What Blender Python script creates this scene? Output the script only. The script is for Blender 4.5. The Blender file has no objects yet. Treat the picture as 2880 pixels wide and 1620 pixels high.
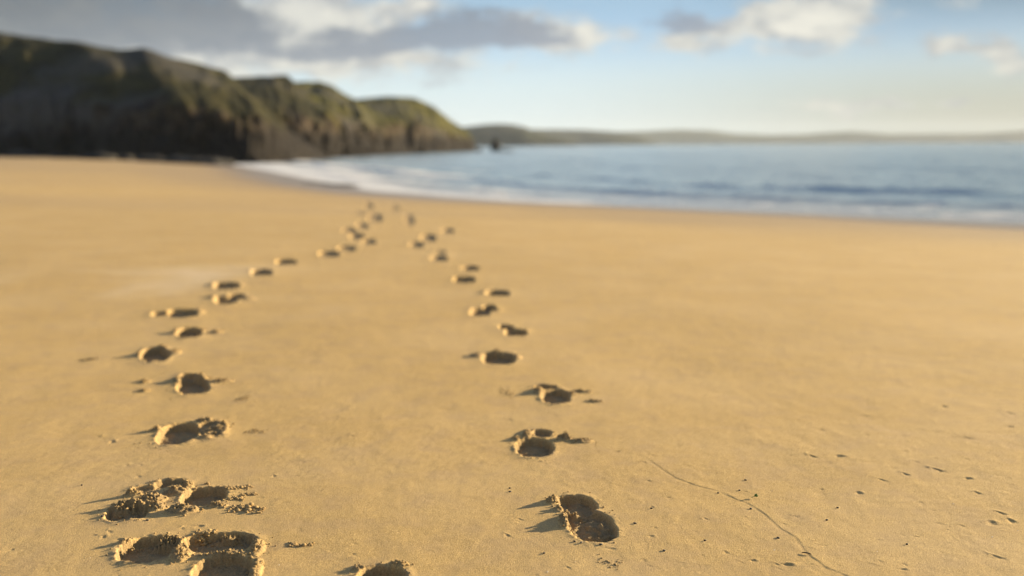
import bpy, math, random
import numpy as np
from mathutils import Matrix, Vector
random.seed(7)
rng = np.random.default_rng(11)
R = math.radians
scene = bpy.context.scene
COL = scene.collection

# ------------------------------------------------------------------ camera model
CAMZ = 0.98; FPX = 2800.0; PITCH = math.atan(402/2800.0); ROLL = R(0.3)
SEA = -0.9
fwd = np.array([0, math.cos(PITCH), -math.sin(PITCH)])
r0 = np.array([1.0, 0, 0]); u0 = np.cross(r0, fwd)
rgt = r0*math.cos(ROLL) - u0*math.sin(ROLL)
up = np.cross(rgt, fwd)
def ray(px, py):
    d = fwd + rgt*((px-1440)/FPX) - up*((py-810)/FPX)
    return d
def at_z(px, py, z):
    d = ray(px, py); t = (z-CAMZ)/d[2]
    return np.array([d[0]*t, d[1]*t, z])
def at_y(px, py, Y):
    d = ray(px, py); t = Y/d[1]
    return np.array([d[0]*t, Y, CAMZ+d[2]*t])

# ------------------------------------------------------------------ numpy noise
_P = rng.permutation(4096).astype(np.int64)
_V = rng.random(4096)*2-1
def vnoise(x, y):
    xi = np.floor(x).astype(np.int64); yi = np.floor(y).astype(np.int64)
    xf = x-xi; yf = y-yi
    xf = xf*xf*xf*(xf*(xf*6-15)+10); yf = yf*yf*yf*(yf*(yf*6-15)+10)
    def h(a, b): return _V[_P[(_P[a & 4095] + b) & 4095]]
    a = h(xi, yi); b = h(xi+1, yi); c = h(xi, yi+1); d = h(xi+1, yi+1)
    return (a*(1-xf)+b*xf)*(1-yf) + (c*(1-xf)+d*xf)*yf
def fbm(x, y, octv=4, gain=.5):
    s = 0; a = 1.0; n = 0
    for k in range(octv):
        ca, sa = math.cos(.6*k+.3), math.sin(.6*k+.3); f = 2.03**k
        s = s + a*vnoise((x*ca-y*sa)*f+17.3*k, (x*sa+y*ca)*f-9.1*k); n += a; a *= gain
    return s/n
def sstep(a, b, x):
    t = np.clip((x-a)/(b-a), 0, 1); return t*t*(3-2*t)

# ------------------------------------------------------------------ shore and sand level
SH = [at_z(2880, 635, SEA), at_z(2450, 613, SEA), at_z(2012, 592, SEA), at_z(1620, 575, SEA), at_z(1230, 553, SEA),
      at_z(1050, 537, SEA), at_z(960, 522, SEA), at_z(860, 503, SEA), at_z(740, 478, SEA), at_z(626, 459, SEA)]
SH = [(p[0], p[1]) for p in SH]
d0 = np.array(SH[0])-np.array(SH[1]); d0 /= np.linalg.norm(d0)
SH = [(SH[0][0]+d0[0]*90, SH[0][1]+d0[1]*90), (SH[0][0]+d0[0]*25, SH[0][1]+d0[1]*25)] + SH + [(-45, 190), (-120, 420)]
SH = np.array(SH)
def shore_d(x, y):
    """signed distance to the water's edge, positive on the land (left) side"""
    best = np.full(x.shape, 1e9); sg = np.ones(x.shape)
    for k in range(len(SH)-1):
        a = SH[k]; b = SH[k+1]; e = b-a; L2 = e@e
        t = np.clip(((x-a[0])*e[0]+(y-a[1])*e[1])/L2, 0, 1)
        dx = x-(a[0]+t*e[0]); dy = y-(a[1]+t*e[1]); dd = dx*dx+dy*dy
        m = dd < best
        best = np.where(m, dd, best); sg = np.where(m, np.sign(e[0]*dy-e[1]*dx), sg)
    return np.sqrt(best)*sg
def sand_base(x, y):
    d = shore_d(x, y)
    t = np.clip(d/23.5, 0, 1)
    prof = 1-(1-t)**1.35
    z = SEA + 0.9*prof
    return np.where(d < 0, SEA+np.maximum(d*.035, -4), z)
def ground(px, py):
    z = 0.0
    for _ in range(25):
        p = at_z(px, py, z)
        z = float(sand_base(np.array([p[0]]), np.array([p[1]]))[0])*.7 + z*.3
    return np.array([p[0], p[1], z])

# ------------------------------------------------------------------ footprints: lists of hollows and mounds
# hollow (x0,y0,x1,y1,depth,rot_deg) / mound (x0,y0,x1,y1,height,rot) boxes in photograph pixels, laid on the sand
S = 2880/2576.0
def hb(x0, y0, x1, y1, dep, rot=0): return ('h', x0, y0, x1, y1, dep, rot)
def mb(x0, y0, x1, y1, hgt, rot=0): return ('m', x0, y0, x1, y1, hgt, rot)
def D(t): return (t[0], t[1]*S, t[2]*S, t[3]*S, t[4]*S, t[5], t[6])
PR = []
def P(label, group, feats, rim=.006): PR.append(dict(label=label, group=group, f=feats, rim=rim))
GR = 'boot prints of the trail that curves in from the right'; GL = 'boot prints of the trail that curves in from the left'
# right trail
P('crisp boot print with creased sole hollow and crumbly ridge, first of the right trail', GR,
  [hb(1570, 1392, 1674, 1442, .036, 8), hb(1594, 1434, 1729, 1521, .04, 12),
   mb(1580, 1432, 1644, 1447, .013, 0), mb(1533, 1391, 1574, 1420, .018, -30), mb(1560, 1416, 1592, 1440, .013, -30), mb(1570, 1436, 1606, 1488, .015, 0)], .004)
P('boot print with round heel hollow and clod ridge, second of the right trail', GR,
  [hb(1452, 1233, 1556, 1287, .042), hb(1498, 1208, 1553, 1229, .026), mb(1466, 1200, 1496, 1240, .014),
   mb(1560, 1218, 1612, 1240, .024), mb(1600, 1228, 1670, 1246, .011, 0), mb(1440, 1222, 1462, 1240, .01)], .005)
P('boot print with narrow dark slot above its heel, third of the right trail', GR,
  [hb(1523, 1096, 1601, 1136, .042), hb(1506, 1082, 1564, 1095, .028), mb(1498, 1085, 1530, 1110, .02),
   mb(1606, 1092, 1668, 1104, .014), mb(1646, 1122, 1698, 1131, .009), mb(1590, 1100, 1625, 1112, .01)], .007)
P('blurred boot print with crumb ridges on both sides, fourth of the right trail', GR,
  [D(hb(1214, 886, 1294, 916, .045)), D(mb(1180, 886, 1222, 900, .02)), D(mb(1284, 888, 1312, 904, .02)), D(mb(1235, 878, 1262, 888, .02))], .01)
P('two merged dark hollows, fifth print of the right trail', GR,
  [D(hb(1256, 818, 1290, 829, .04)), D(hb(1272, 827, 1322, 845, .045)), D(mb(1312, 826, 1334, 836, .014))], .01)
P('slanting dark boot print, sixth of the right trail', GR,
  [D(hb(1184, 775, 1232, 797, .045)), D(hb(1215, 768, 1246, 785, .045)), D(mb(1246, 776, 1262, 785, .015))], .012)
P('flat lens shaped boot print, seventh of the right trail', GR, [D(hb(1224, 730, 1280, 746, .045)), D(mb(1205, 731, 1226, 738, .015))], .01)
P('dark oval boot print, eighth of the right trail', GR, [D(hb(1142, 696, 1194, 712, .05))], .01)
P('paler boot print just beyond the eighth one of the right trail', GR, [D(hb(1160, 669, 1204, 683, .035))], .008)
P('small tall print with a lit upper lip, tenth of the right trail', GR, [D(hb(1084, 643, 1124, 659, .045)), D(hb(1092, 629, 1122, 639, .02))], .012)
P('left one of the three far prints where the right trail spreads', GR, [D(hb(1030, 610, 1064, 624, .04))], .01)
P('middle one of the three far prints where the right trail spreads', GR, [D(hb(1058, 591, 1096, 609, .045))], .01)
P('right one of the three far prints where the right trail spreads', GR, [D(hb(1110, 576, 1141, 589, .045))], .01)
P('faint tall print near the water on the right trail', GR, [D(hb(1017, 542, 1040, 570, .025))], .006)
P('faintest print nearest the water on the right trail', GR, [D(hb(983, 516, 1002, 530, .025))], .006)
# left trail
P('boot print rim cut off by the bottom edge, between the two trails', 'boot prints cut by the bottom edge',
  [hb(1005, 1592, 1146, 1670, .04), mb(990, 1580, 1025, 1612, .012), mb(1090, 1576, 1150, 1592, .01)], .008)
P('large sunken overlap of boot prints with broken crust at the bottom edge', GL,
  [hb(336, 1509, 498, 1584, .04), hb(512, 1500, 716, 1556, .038, -4), hb(542, 1566, 708, 1660, .036),
   mb(428, 1500, 520, 1530, .022, 0), mb(478, 1532, 540, 1584, .02), mb(600, 1495, 690, 1512, .017), mb(538, 1548, 715, 1572, .010),
   mb(700, 1510, 745, 1570, .013), mb(700, 1560, 738, 1640, .013), mb(320, 1515, 430, 1532, .01)], .006)
P('churned boot print with a long lumpy ridge across it', GL,
  [hb(436, 1350, 520, 1372, .028), hb(515, 1374, 632, 1424, .04, -6), hb(302, 1424, 412, 1466, .03), hb(370, 1366, 440, 1388, .014),
   mb(300, 1404, 420, 1436, .022, 24), mb(380, 1382, 470, 1420, .022, 18), mb(450, 1368, 540, 1396, .021, 10), mb(505, 1354, 545, 1380, .022),
   mb(458, 1416, 562, 1450, .017), mb(345, 1378, 400, 1398, .02), mb(585, 1412, 640, 1428, .016), mb(400, 1408, 470, 1440, .02)], .008)
P('boot print with a bright rough crumbled patch on its right', GL,
  [hb(448, 1190, 556, 1252, .044), hb(556, 1184, 632, 1232, .012), mb(562, 1192, 626, 1228, .008), mb(600, 1178, 642, 1226, .014), mb(548, 1172, 600, 1190, .014),
   mb(418, 1200, 462, 1216, .018), mb(556, 1222, 600, 1236, .01)], .007)
P('boot print with a thin ridge to the right and scuffed sand to the left', GL,
  [hb(501, 1064, 584, 1109, .045), hb(508, 1051, 552, 1066, .03), mb(488, 1052, 512, 1082, .018), mb(578, 1063, 658, 1078, .014),
   mb(388, 1064, 425, 1078, .011), mb(388, 1090, 425, 1102, .01), mb(550, 1054, 582, 1068, .018)], .008)
P('deep square cornered boot print casting a long thin shadow', GL,
  [hb(399, 977, 474, 1019, .05), mb(380, 987, 402, 1006, .022), mb(474, 978, 510, 998, .015), mb(440, 968, 472, 980, .01)], .009)
P('oval boot print with a separate patch of crumbs beyond its right end', GL,
  [hb(498, 921, 564, 951, .05), mb(484, 925, 502, 940, .022), mb(592, 922, 627, 939, .013), mb(560, 924, 580, 934, .012)], .009)
P('wide boot print with a second small hollow at its left end', GL,
  [D(hb(422, 778, 494, 801, .045)), D(hb(384, 784, 426, 798, .03)), D(mb(488, 776, 515, 790, .022))], .014)
P('lower one of a close pair of dark prints, with a crumb tail to the right', GL,
  [D(hb(542, 745, 592, 765, .05)), D(hb(576, 739, 612, 754, .045)), D(mb(604, 744, 645, 756, .014)), D(mb(520, 741, 545, 752, .018))], .012)
P('upper one of a close pair of dark prints', GL, [D(hb(540, 711, 598, 729, .048)), D(mb(526, 712, 545, 722, .016)), D(mb(596, 712, 612, 722, .016))], .012)
P('small very dark round print beside the pale dry streak', GL, [D(hb(633, 679, 683, 696, .055))], .012)
P('lone slanting print between the pale streak and the merging steps', GL, [D(hb(695, 653, 744, 668, .05))], .01)
P('darker print at the lower left end of a pair touching end to end', GL, [D(hb(802, 632, 852, 648, .055))], .012)
P('paler slanting print at the upper right end of a pair touching end to end', GL, [D(hb(850, 618, 894, 633, .04))], .012)
P('right and lowest print of the cluster before the left trail bends', GL, [D(hb(910, 602, 944, 615, .04))], .01)
P('darkest print in the middle of the cluster where the left trail bends', GL, [D(hb(880, 588, 914, 603, .055))], .01)
P('leftmost print of the cluster where the left trail bends', GL, [D(hb(860, 576, 894, 589, .035))], .01)
P('slanting faint print just above the dark cluster of the left trail', GL, [D(hb(896, 564, 925, 579, .035))], .01)
P('broad faint print in the last bend of the left trail', GL, [D(hb(924, 541, 960, 562, .035))], .01)
P('faint shallow print left of the last bend of the left trail', GL, [D(hb(890, 532, 922, 546, .018))], .006)
P('far faint print at the end of the left trail by the damp sand', GL, [D(hb(915, 510, 937, 526, .035))], .008)
NEAR = {0, 1, 2, 15, 16, 17, 18, 19, 20, 21}

def box_to_ground(f, hlift=0.0):
    kind, x0, y0, x1, y1, v, rot = f
    cx = (x0+x1)/2; cy = (y0+y1)/2
    a = ground(cx, y0 + (hlift)); b = ground(cx, y1); l = ground(x0, cy); r = ground(x1, cy)
    c = (a+b)/2
    return c[0], c[1], max(abs(r[0]-l[0])/2, .012), max(abs(a[1]-b[1])/2, .012), R(rot)-math.atan2(c[0], c[1])*(1.05 if c[1] > 3.4 else .6)
for p in PR:
    g = []
    for f in p['f']:
        if f[0] == 'm':
            # the crest of a mound stands above its footprint on the ground: take its top edge lower in the picture
            yb = f[4]; zz = ground((f[1]+f[3])/2, yb)[1]; lift = min(.55*f[5]/zz*FPX, .7*(f[4]-f[2]))
            g.append((f[0],)+box_to_ground(f, lift)+(f[5],))
        else:
            g.append((f[0],)+box_to_ground(f)+(f[5],))
    p['g'] = g
    gx = [q[1] for q in g]; gy = [q[2] for q in g]; e = max(max(q[3], q[4]) for q in g)+.16
    p['bb'] = (min(gx)-e, max(gx)+e, min(gy)-e, max(gy)+e)
    p['c'] = (g[0][1], g[0][2])

def print_height(p, x, y, want_parts=False):
    n1 = vnoise(x*38, y*38); n2 = vnoise(x*110+5, y*110); n3 = vnoise(x*240, y*240-3); n0 = vnoise(x*15, y*15)
    h = np.zeros_like(x); dep = np.zeros_like(x); best_sd = np.full(x.shape, 9.0)
    part = np.full(x.shape, -1, dtype=int)
    mound = np.zeros_like(x)
    for k, (kind, cx, cy, ra, rb, rot, v) in enumerate(p['g']):
        c, s = math.cos(rot), math.sin(rot)
        xl = ((x-cx)*c+(y-cy)*s); yl = (-(x-cx)*s+(y-cy)*c)
        if kind == 'h':
            e = 2.5 if p['rim'] < .0095 else 3.4
            q = ((np.abs(xl)/ra)**e+(np.abs(yl)/rb)**e)**(1/e)
            sd = (q-1)*min(ra, rb) + .0025*n0 + .0022*n1+.0018*n2
            v = v*(.58 if cy < 4.2 else .68 if cy < 9.5 else .44)
            w = sstep(.003, -.007, sd) if cy < 4.2 else sstep(.002, -.0045, sd)
            floor = v*(1+.10*n0) - .0026*n1 - .0020*n2 - .0019*n3
            floor = floor*(1-.22*np.exp(-(sd/.03)**2)*(sd < 0)*0)
            # tread creases in the sand of the sole
            if k == 1 and p['rim'] == .004:
                wv = np.abs(np.sin((yl*75+xl*18)+2.2*n0*2+1.4*n1))
                floor = floor - .014*(1-wv)**1.6*(.6+.4*n0) - .006*np.maximum(0, n1) - .004*np.abs(n2)
            dk = w*floor
            m = dk > dep
            dep = np.where(m, dk, dep)
            part = np.where((sd < .004) & m, k, part)
            best_sd = np.minimum(best_sd, sd)
        else:
            q2 = (xl/ra)**2+(yl/rb)**2
            base = np.clip(1-q2, 0, 1)**.7
            lump = base*v*(.66+.22*n1+.26*np.abs(n2)*1.5-.12+.40*n3)*1.02
            lump = np.where(base > 0, np.maximum(lump, base*v*.15), 0)
            m = lump > mound
            mound = np.where(m, lump, mound)
            part = np.where(m & (lump > .002) & (dep < .006), k, part)
    rimr = np.exp(-(np.maximum(best_sd, 0)/.016)**2)*(best_sd > -.004)
    rim = .75*p['rim']*(.3 if p['rim'] > .0095 else .85)*rimr*np.clip(.55+.8*n1+.5*n2, 0, 2)
    # gentle bulge of pushed sand around
    bul = p['rim']*.22*np.exp(-(np.maximum(best_sd, 0)/.05)**2)*(1-sstep(.0, .02, dep))
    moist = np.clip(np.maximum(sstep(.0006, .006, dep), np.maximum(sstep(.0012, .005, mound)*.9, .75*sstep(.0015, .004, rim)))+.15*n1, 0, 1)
    h = -dep*(1-.75*sstep(.004, .02, mound)) + mound + rim + bul
    infl = (best_sd < .03) | (mound > .0008)
    if want_parts: return h, infl, part, dep, moist
    return h

# small pits, worm holes, drift line (photograph pixels)
PITS = [(2285, 1280, 1.6), (2358, 1279, 2.0), (2512, 1313, 1.3), (2547, 1331, 1.5), (2482, 1347, 1.6), (2415, 1382, 1.4), (2575, 1296, 1.5),
 (2640, 1319, 2.0), (2722, 1343, 1.6), (2750, 1384, 1.4), (2817, 1441, 1.4), (2789, 1469, 2.0), (2844, 1463, 1.8), (2809, 1565, 1.6),
 (2704, 1476, 1.2), (2655, 1140, 2.0), (2789, 1109, 1.6), (2836, 1158, 1.7), (2431, 1166, 2.2), (2840, 1197, 1.5), (2722, 1229, 1.8),
 (2545, 1266, 1.2), (2720, 1290, 1.2), (2242, 1178, 1.3), (2311, 1205, 1.2), (2439, 1221, 1.3), (1983, 1455, 1.0), (2040, 1550, 1.1),
 (2116, 1573, 1.1), (2215, 1584, 1.3), (2476, 1577, 1.0), (2545, 1585, 1.0), (1430, 1180, 1.3), (1558, 1168, 1.1), (1680, 1268, .9),
 (1738, 1268, .9), (1462, 1458, 1.1), (1427, 1503, 1.2), (1518, 1553, .9), (1732, 1362, 1.2), (1835, 1425, .9), (1828, 1505, 1.1),
 (1810, 1572, 1.2), (1718, 1540, 1.3), (700, 1130, 1.2), (650, 1125, 1.0), (745, 1062, 1.4), (390, 1340, 1.2), (395, 1308, 1.2),
 (262, 1505, 1.0), (290, 1510, 1.1), (308, 1495, .9), (334, 1517, 1.0), (225, 1462, .8), (285, 1454, .8), (278, 1227, 1.0), (315, 1243, 1.6),
 (358, 1242, 1.0), (356, 1308, .9), (992, 1228, 1.4), (1000, 1222, 1.0), (850, 1300, 1.0), (735, 1400, .9), (770, 1340, 1.0), (205, 1110, .9), (560, 1480, 1.3)]
PW = []
for (px, py, s) in PITS:
    g = ground(px, py); PW.append((g[0], g[1], s*.0038, .55+.25*math.sin(px*1.7)))
for _ in range(900):
    # random shallow marks, denser towards the right
    th = random.uniform(-.5, .52) if random.random() < .45 else random.uniform(.05, .52)
    r_ = 1.9*(9/1.9)**random.random()
    PW.append((r_*math.sin(th), r_*math.cos(th), random.uniform(.0018, .0038), random.choice([-.3, .3, .4, .6])))
DL = [(1833, 1295), (1867, 1318), (1902, 1340), (1960, 1362), (2020, 1376), (2075, 1400), (2112, 1414), (2156, 1443), (2199, 1483), (2225, 1498), (2243, 1510),
      (2262, 1538), (2278, 1557), (2325, 1593), (2396, 1620), (2470, 1650)]
DLW = np.array([ground(*q)[:2] for q in DL])
DL2 = np.array([ground(*q)[:2] for q in [(2278, 1535), (2350, 1545), (2420, 1572), (2500, 1592), (2560, 1612)]])
def polydist(x, y, pts):
    best = np.full(x.shape, 1e9); sg = np.ones(x.shape)
    for k in range(len(pts)-1):
        a = pts[k]; e = pts[k+1]-a
        t = np.clip(((x-a[0])*e[0]+(y-a[1])*e[1])/(e@e), 0, 1)
        dx = x-(a[0]+t*e[0]); dy = y-(a[1]+t*e[1]); dd = dx*dx+dy*dy
        m = dd < best; best = np.where(m, dd, best); sg = np.where(m, np.sign(e[0]*dy-e[1]*dx), sg)
    return np.sqrt(best), sg

def details(x, y):
    """everything on top of the base level except the footprints (flat arrays)"""
    r = np.hypot(x, y)
    h = .012*fbm(x*.55, y*.40, 3)*sstep(40, 6, r) + .04*fbm(x*.10, y*.14, 2)*sstep(3, 10, r)*sstep(60, 20, r)
    near = r < 14
    xn = x[near]; yn = y[near]
    k = .0014*fbm(xn*9, yn*7, 3) + .0005*fbm(xn*26-yn*9, xn*5+yn*11, 3) + .0003*fbm(xn*60, yn*42, 2)
    # faint wind ripples out to the right
    wr = sstep(.15, .45, np.arctan2(xn, yn))*sstep(2.2, 3.2, yn)
    k = k + wr*.00028*(.4+.6*vnoise(xn*6, yn*9))*np.sin(yn*120+3*vnoise(xn*3, yn*3)*3+xn*30)
    for (cx, cy, s, a) in PW:
        m = (np.abs(xn-cx) < s*7) & (np.abs(yn-cy) < s*7)
        if not m.any(): continue
        ph = math.sin(cx*97.3+cy*31.7); dx0 = (xn[m]-cx)/s; dy0 = (yn[m]-cy)/s; dx = (dx0+.7*ph*dy0)*(.8+.35*ph); dy = (dy0-.5*ph*dx0)*(.75-.25*ph)
        e = 1+.5*vnoise(xn[m]*150, yn[m]*150)
        pit = -np.exp(-(dx*dx*.55+dy*dy*.5)*e)*s*.85
        rim_ = .35*s*np.exp(-((np.hypot(dx-.2, dy-.9)-1.6)/.7)**2)*(dy > -.3)
        tail = .28*s*np.exp(-((dx-.4*dy)/.9)**2)*np.exp(-((dy-3.0)/1.8)**2)
        k[m] += (pit+rim_+tail)*a
    dd, sg = polydist(xn, yn, DLW)
    wob = 1+.5*vnoise(xn*40, yn*40)
    k += .00048*np.exp(-(dd/.0035)**2)*wob*(.15+.85*sstep(-.25, .25, vnoise(xn*11, yn*11))) + .0007*np.exp(-(dd/.03)**2)*(sg > 0) - .0004*np.exp(-((dd-.006)/.004)**2)*(sg < 0)
    dd, sg = polydist(xn, yn, DL2)
    k += .0006*np.exp(-(dd/.005)**2)*wob*sstep(-.2, .2, vnoise(xn*14, yn*14))
    h[near] += k
    return h
def surf_h(x, y):
    x = np.asarray(x, float); y = np.asarray(y, float)
    h = sand_base(x, y)+details(x, y)
    for p in PR:
        b = p['bb']; m = (x > b[0]) & (x < b[1]) & (y > b[2]) & (y < b[3])
        if m.any(): h[m] += print_height(p, x[m], y[m])
    return h

# ------------------------------------------------------------------ mesh helpers
def mesh_arrays(name, V, F, mat, normals=None, attrs=None, smooth=True):
    me = bpy.data.meshes.new(name)
    F = np.asarray(F, dtype=np.int32); n = F.shape[1]
    me.vertices.add(len(V)); me.vertices.foreach_set('co', np.asarray(V, np.float32).ravel())
    me.loops.add(F.size); me.loops.foreach_set('vertex_index', F.ravel())
    me.polygons.add(len(F)); me.polygons.foreach_set('loop_start', np.arange(0, F.size, n, dtype=np.int32))
    me.update(calc_edges=True)
    me.polygons.foreach_set('use_smooth', np.full(len(F), smooth))
    if attrs:
        for k, a in attrs.items():
            at = me.attributes.new(k, 'FLOAT', 'POINT'); at.data.foreach_set('value', np.asarray(a, np.float32))
    if normals is not None:
        me.normals_split_custom_set_from_vertices(np.asarray(normals, np.float32))
    me.materials.append(mat)
    return me
def link(name, me, parent=None, loc=None):
    o = bpy.data.objects.new(name, me); COL.objects.link(o)
    if loc is not None: o.location = loc
    if parent is not None: o.parent = parent
    return o
def tag(o, label=None, cat=None, group=None, kind=None):
    if label: o['label'] = label
    if cat: o['category'] = cat
    if group: o['group'] = group
    if kind: o['kind'] = kind
    return o

# ------------------------------------------------------------------ materials
class NT:
    def __init__(s, tree): s.t = tree; s.n = tree.nodes; s.l = tree.links
    def node(s, ty, **kw):
        nd = s.n.new(ty)
        for k, v in kw.items(): setattr(nd, k, v)
        return nd
    def put(s, sock, v):
        if isinstance(v, bpy.types.NodeSocket): s.l.new(v, sock)
        elif v is not None: sock.default_value = v
    def math(s, op, a, b=None, c=None, clamp=False):
        nd = s.node('ShaderNodeMath', operation=op, use_clamp=clamp)
        s.put(nd.inputs[0], a)
        if b is not None: s.put(nd.inputs[1], b)
        if c is not None: s.put(nd.inputs[2], c)
        return nd.outputs[0]
    def mix(s, f, a, b, blend='MIX'):
        nd = s.node('ShaderNodeMix', data_type='RGBA', blend_type=blend)
        s.put(nd.inputs[0], f); s.put(nd.inputs[6], a); s.put(nd.inputs[7], b); return nd.outputs[2]
    def noise(s, vec, scale, detail=2, rough=.5, dist=0, dim='3D'):
        nd = s.node('ShaderNodeTexNoise', noise_dimensions=dim)
        if vec is not None: s.l.new(vec, nd.inputs['Vector'])
        nd.inputs['Scale'].default_value = scale; nd.inputs['Detail'].default_value = detail
        nd.inputs['Roughness'].default_value = rough; nd.inputs['Distortion'].default_value = dist
        return nd.outputs['Fac']
    def ramp(s, f, a, b):
        nd = s.node('ShaderNodeMapRange', interpolation_type='SMOOTHSTEP')
        s.put(nd.inputs[0], f); nd.inputs[1].default_value = a; nd.inputs[2].default_value = b; return nd.outputs[0]
    def attr(s, name): return s.node('ShaderNodeAttribute', attribute_name=name).outputs['Fac']
    def mapping(s, vec, scale=(1, 1, 1), rot=(0, 0, 0)):
        nd = s.node('ShaderNodeMapping'); s.l.new(vec, nd.inputs[0]); nd.inputs['Scale'].default_value = scale; nd.inputs['Rotation'].default_value = rot
        return nd.outputs[0]
    def bump(s, h, dist, strength=1, nrm=None):
        nd = s.node('ShaderNodeBump'); s.l.new(h, nd.inputs['Height']); nd.inputs['Distance'].default_value = dist; nd.inputs['Strength'].default_value = strength
        if nrm is not None: s.l.new(nrm, nd.inputs['Normal'])
        return nd.outputs[0]
def new_mat(name):
    m = bpy.data.materials.new(name); m.use_nodes = True; t = NT(m.node_tree)
    b = m.node_tree.nodes['Principled BSDF']; return m, t, b
def c4(*c): return (c[0], c[1], c[2], 1)

def sand_mat():
    m, t, b = new_mat('sand')
    pos = t.node('ShaderNodeNewGeometry').outputs['Position']
    wet = t.attr('wet'); damp = t.attr('damp'); pale = t.attr('pale')
    g1 = t.noise(pos, 300, 3, .75); g2 = t.noise(pos, 1100, 1, .6); n3 = t.noise(pos, 9, 3); n4 = t.noise(pos, 1.3, 3)
    col = t.mix(t.ramp(g1, .3, .7), c4(.30, .196, .070), c4(.64, .424, .156))
    col = t.mix(t.math('MULTIPLY', t.ramp(g2, .58, .68), .75), col, c4(.17, .11, .05))
    col = t.mix(t.math('MULTIPLY', t.ramp(g2, .42, .32), .7), col, c4(.76, .60, .34))
    col = t.mix(t.math('MULTIPLY', t.ramp(n3, .42, .72), .38), col, c4(.36, .25, .14))
    col = t.mix(t.math('MULTIPLY', t.ramp(n4, .35, .75), .30), col, c4(.58, .42, .22))
    col = t.mix(t.math('MULTIPLY', pale, .55), col, c4(.66, .53, .36))
    col = t.mix(t.math('MULTIPLY', damp, .8), col, c4(.33, .238, .140))
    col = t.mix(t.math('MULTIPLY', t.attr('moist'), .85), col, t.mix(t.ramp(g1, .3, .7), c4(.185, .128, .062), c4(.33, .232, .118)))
    col = t.mix(wet, col, c4(.24, .185, .135))
    t.put(b.inputs['Base Color'], col)
    rough = t.math('SUBTRACT', .92, t.math('MULTIPLY', wet, .60)); t.put(b.inputs['Roughness'], rough)
    b.inputs['Specular IOR Level'].default_value = .25
    sc = t.math('SUBTRACT', 1.0, wet, clamp=True)
    bm = t.node('ShaderNodeBump'); t.l.new(g1, bm.inputs['Height']); bm.inputs['Distance'].default_value = .0019; t.l.new(sc, bm.inputs['Strength'])
    n5 = t.noise(pos, 130, 3, .6)
    b2 = t.node('ShaderNodeBump'); t.l.new(n5, b2.inputs['Height']); b2.inputs['Distance'].default_value = .0006; t.l.new(sc, b2.inputs['Strength']); t.l.new(bm.outputs[0], b2.inputs['Normal'])
    t.l.new(b2.outputs[0], b.inputs['Normal'])
    return m
SAND = sand_mat()

def water_mat():
    m, t, b = new_mat('sea_water')
    pos = t.node('ShaderNodeNewGeometry').outputs['Position']
    foam_glint = t.attr('foam_glint'); shal = t.attr('shallow')
    col = t.mix(shal, c4(.27, .37, .43), c4(.42, .42, .41))
    n1 = t.noise(t.mapping(pos, (1, 1, 1)), .9, 6, .65, .6); n2 = t.noise(pos, .12, 4, .6)
    fm = t.math('ADD', foam_glint, t.math('MULTIPLY', t.math('SUBTRACT', n1, .5), 1.3))
    fm = t.ramp(t.math('ADD', fm, t.math('MULTIPLY', t.math('SUBTRACT', n2, .5), .6)), .35, .75)
    fm = t.math('MULTIPLY', fm, t.ramp(foam_glint, .02, .2))
    t.put(b.inputs['Base Color'], t.mix(fm, col, c4(.70, .69, .67)))
    t.put(b.inputs['Roughness'], t.math('ADD', .20, t.math('MULTIPLY', fm, .55)))
    b.inputs['IOR'].default_value = 1.33
    w1 = t.noise(t.mapping(pos, (1, 1.6, 1), (0, 0, .5)), 3.2, 4, .6, .3)
    w2 = t.noise(t.mapping(pos, (.6, 1.4, 1), (0, 0, .6)), .35, 4, .6, .3)
    nb = t.bump(w1, .05, 1); nb = t.bump(w2, .20, 1, nb)
    t.l.new(nb, b.inputs['Normal'])
    return m
WATER = water_mat()

def cliff_mat(name, grass=(.052, .056, .012), grass2=(.10, .088, .018), rock=(.055, .042, .028), rock2=(.13, .10, .066), sc=1.0):
    m, t, b = new_mat(name)
    geo = t.node('ShaderNodeNewGeometry'); pos = geo.outputs['Position']
    hf = t.attr('hfrac')
    n1 = t.noise(pos, .16*sc, 5, .6); n2 = t.noise(t.mapping(pos, (1, 1, .55)), .5*sc, 5, .7, .8); n3 = t.noise(pos, .07*sc, 3); n4 = t.noise(pos, .9*sc, 4, .7)
    g = t.mix(t.ramp(n1, .38, .62), c4(*grass), c4(*grass2))
    g = t.mix(t.math('MULTIPLY', t.ramp(n4, .5, .75), .6), g, c4(.045, .028, .014))
    r = t.mix(t.ramp(n2, .42, .62), c4(*rock), c4(*rock2))
    r = t.mix(t.math('MULTIPLY', t.ramp(n3, .5, .62), .6), r, c4(.085, .08, .082))
    k = t.math('ADD', hf, t.math('MULTIPLY', t.math('SUBTRACT', n1, .5), .9))
    k = t.math('ADD', k, t.math('MULTIPLY', t.math('SUBTRACT', n2, .5), .5))
    col = t.mix(t.ramp(k, .34, .50), r, g)
    crag = t.math('MULTIPLY', t.ramp(t.math('ADD', n3, t.math('MULTIPLY', n2, .5)), .74, .87), .8)
    col = t.mix(t.math('MULTIPLY', crag, .7), col, c4(.07, .066, .064))
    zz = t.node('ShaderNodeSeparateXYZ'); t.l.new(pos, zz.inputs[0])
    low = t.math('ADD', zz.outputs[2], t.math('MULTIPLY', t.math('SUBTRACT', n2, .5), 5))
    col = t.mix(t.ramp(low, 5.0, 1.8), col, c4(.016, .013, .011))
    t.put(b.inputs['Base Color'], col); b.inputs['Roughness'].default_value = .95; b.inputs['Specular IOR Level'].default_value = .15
    nb = t.bump(n2, 1.2/sc, .9); nb = t.bump(n4, .5/sc, .8, nb); t.l.new(nb, b.inputs['Normal'])
    return m

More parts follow.
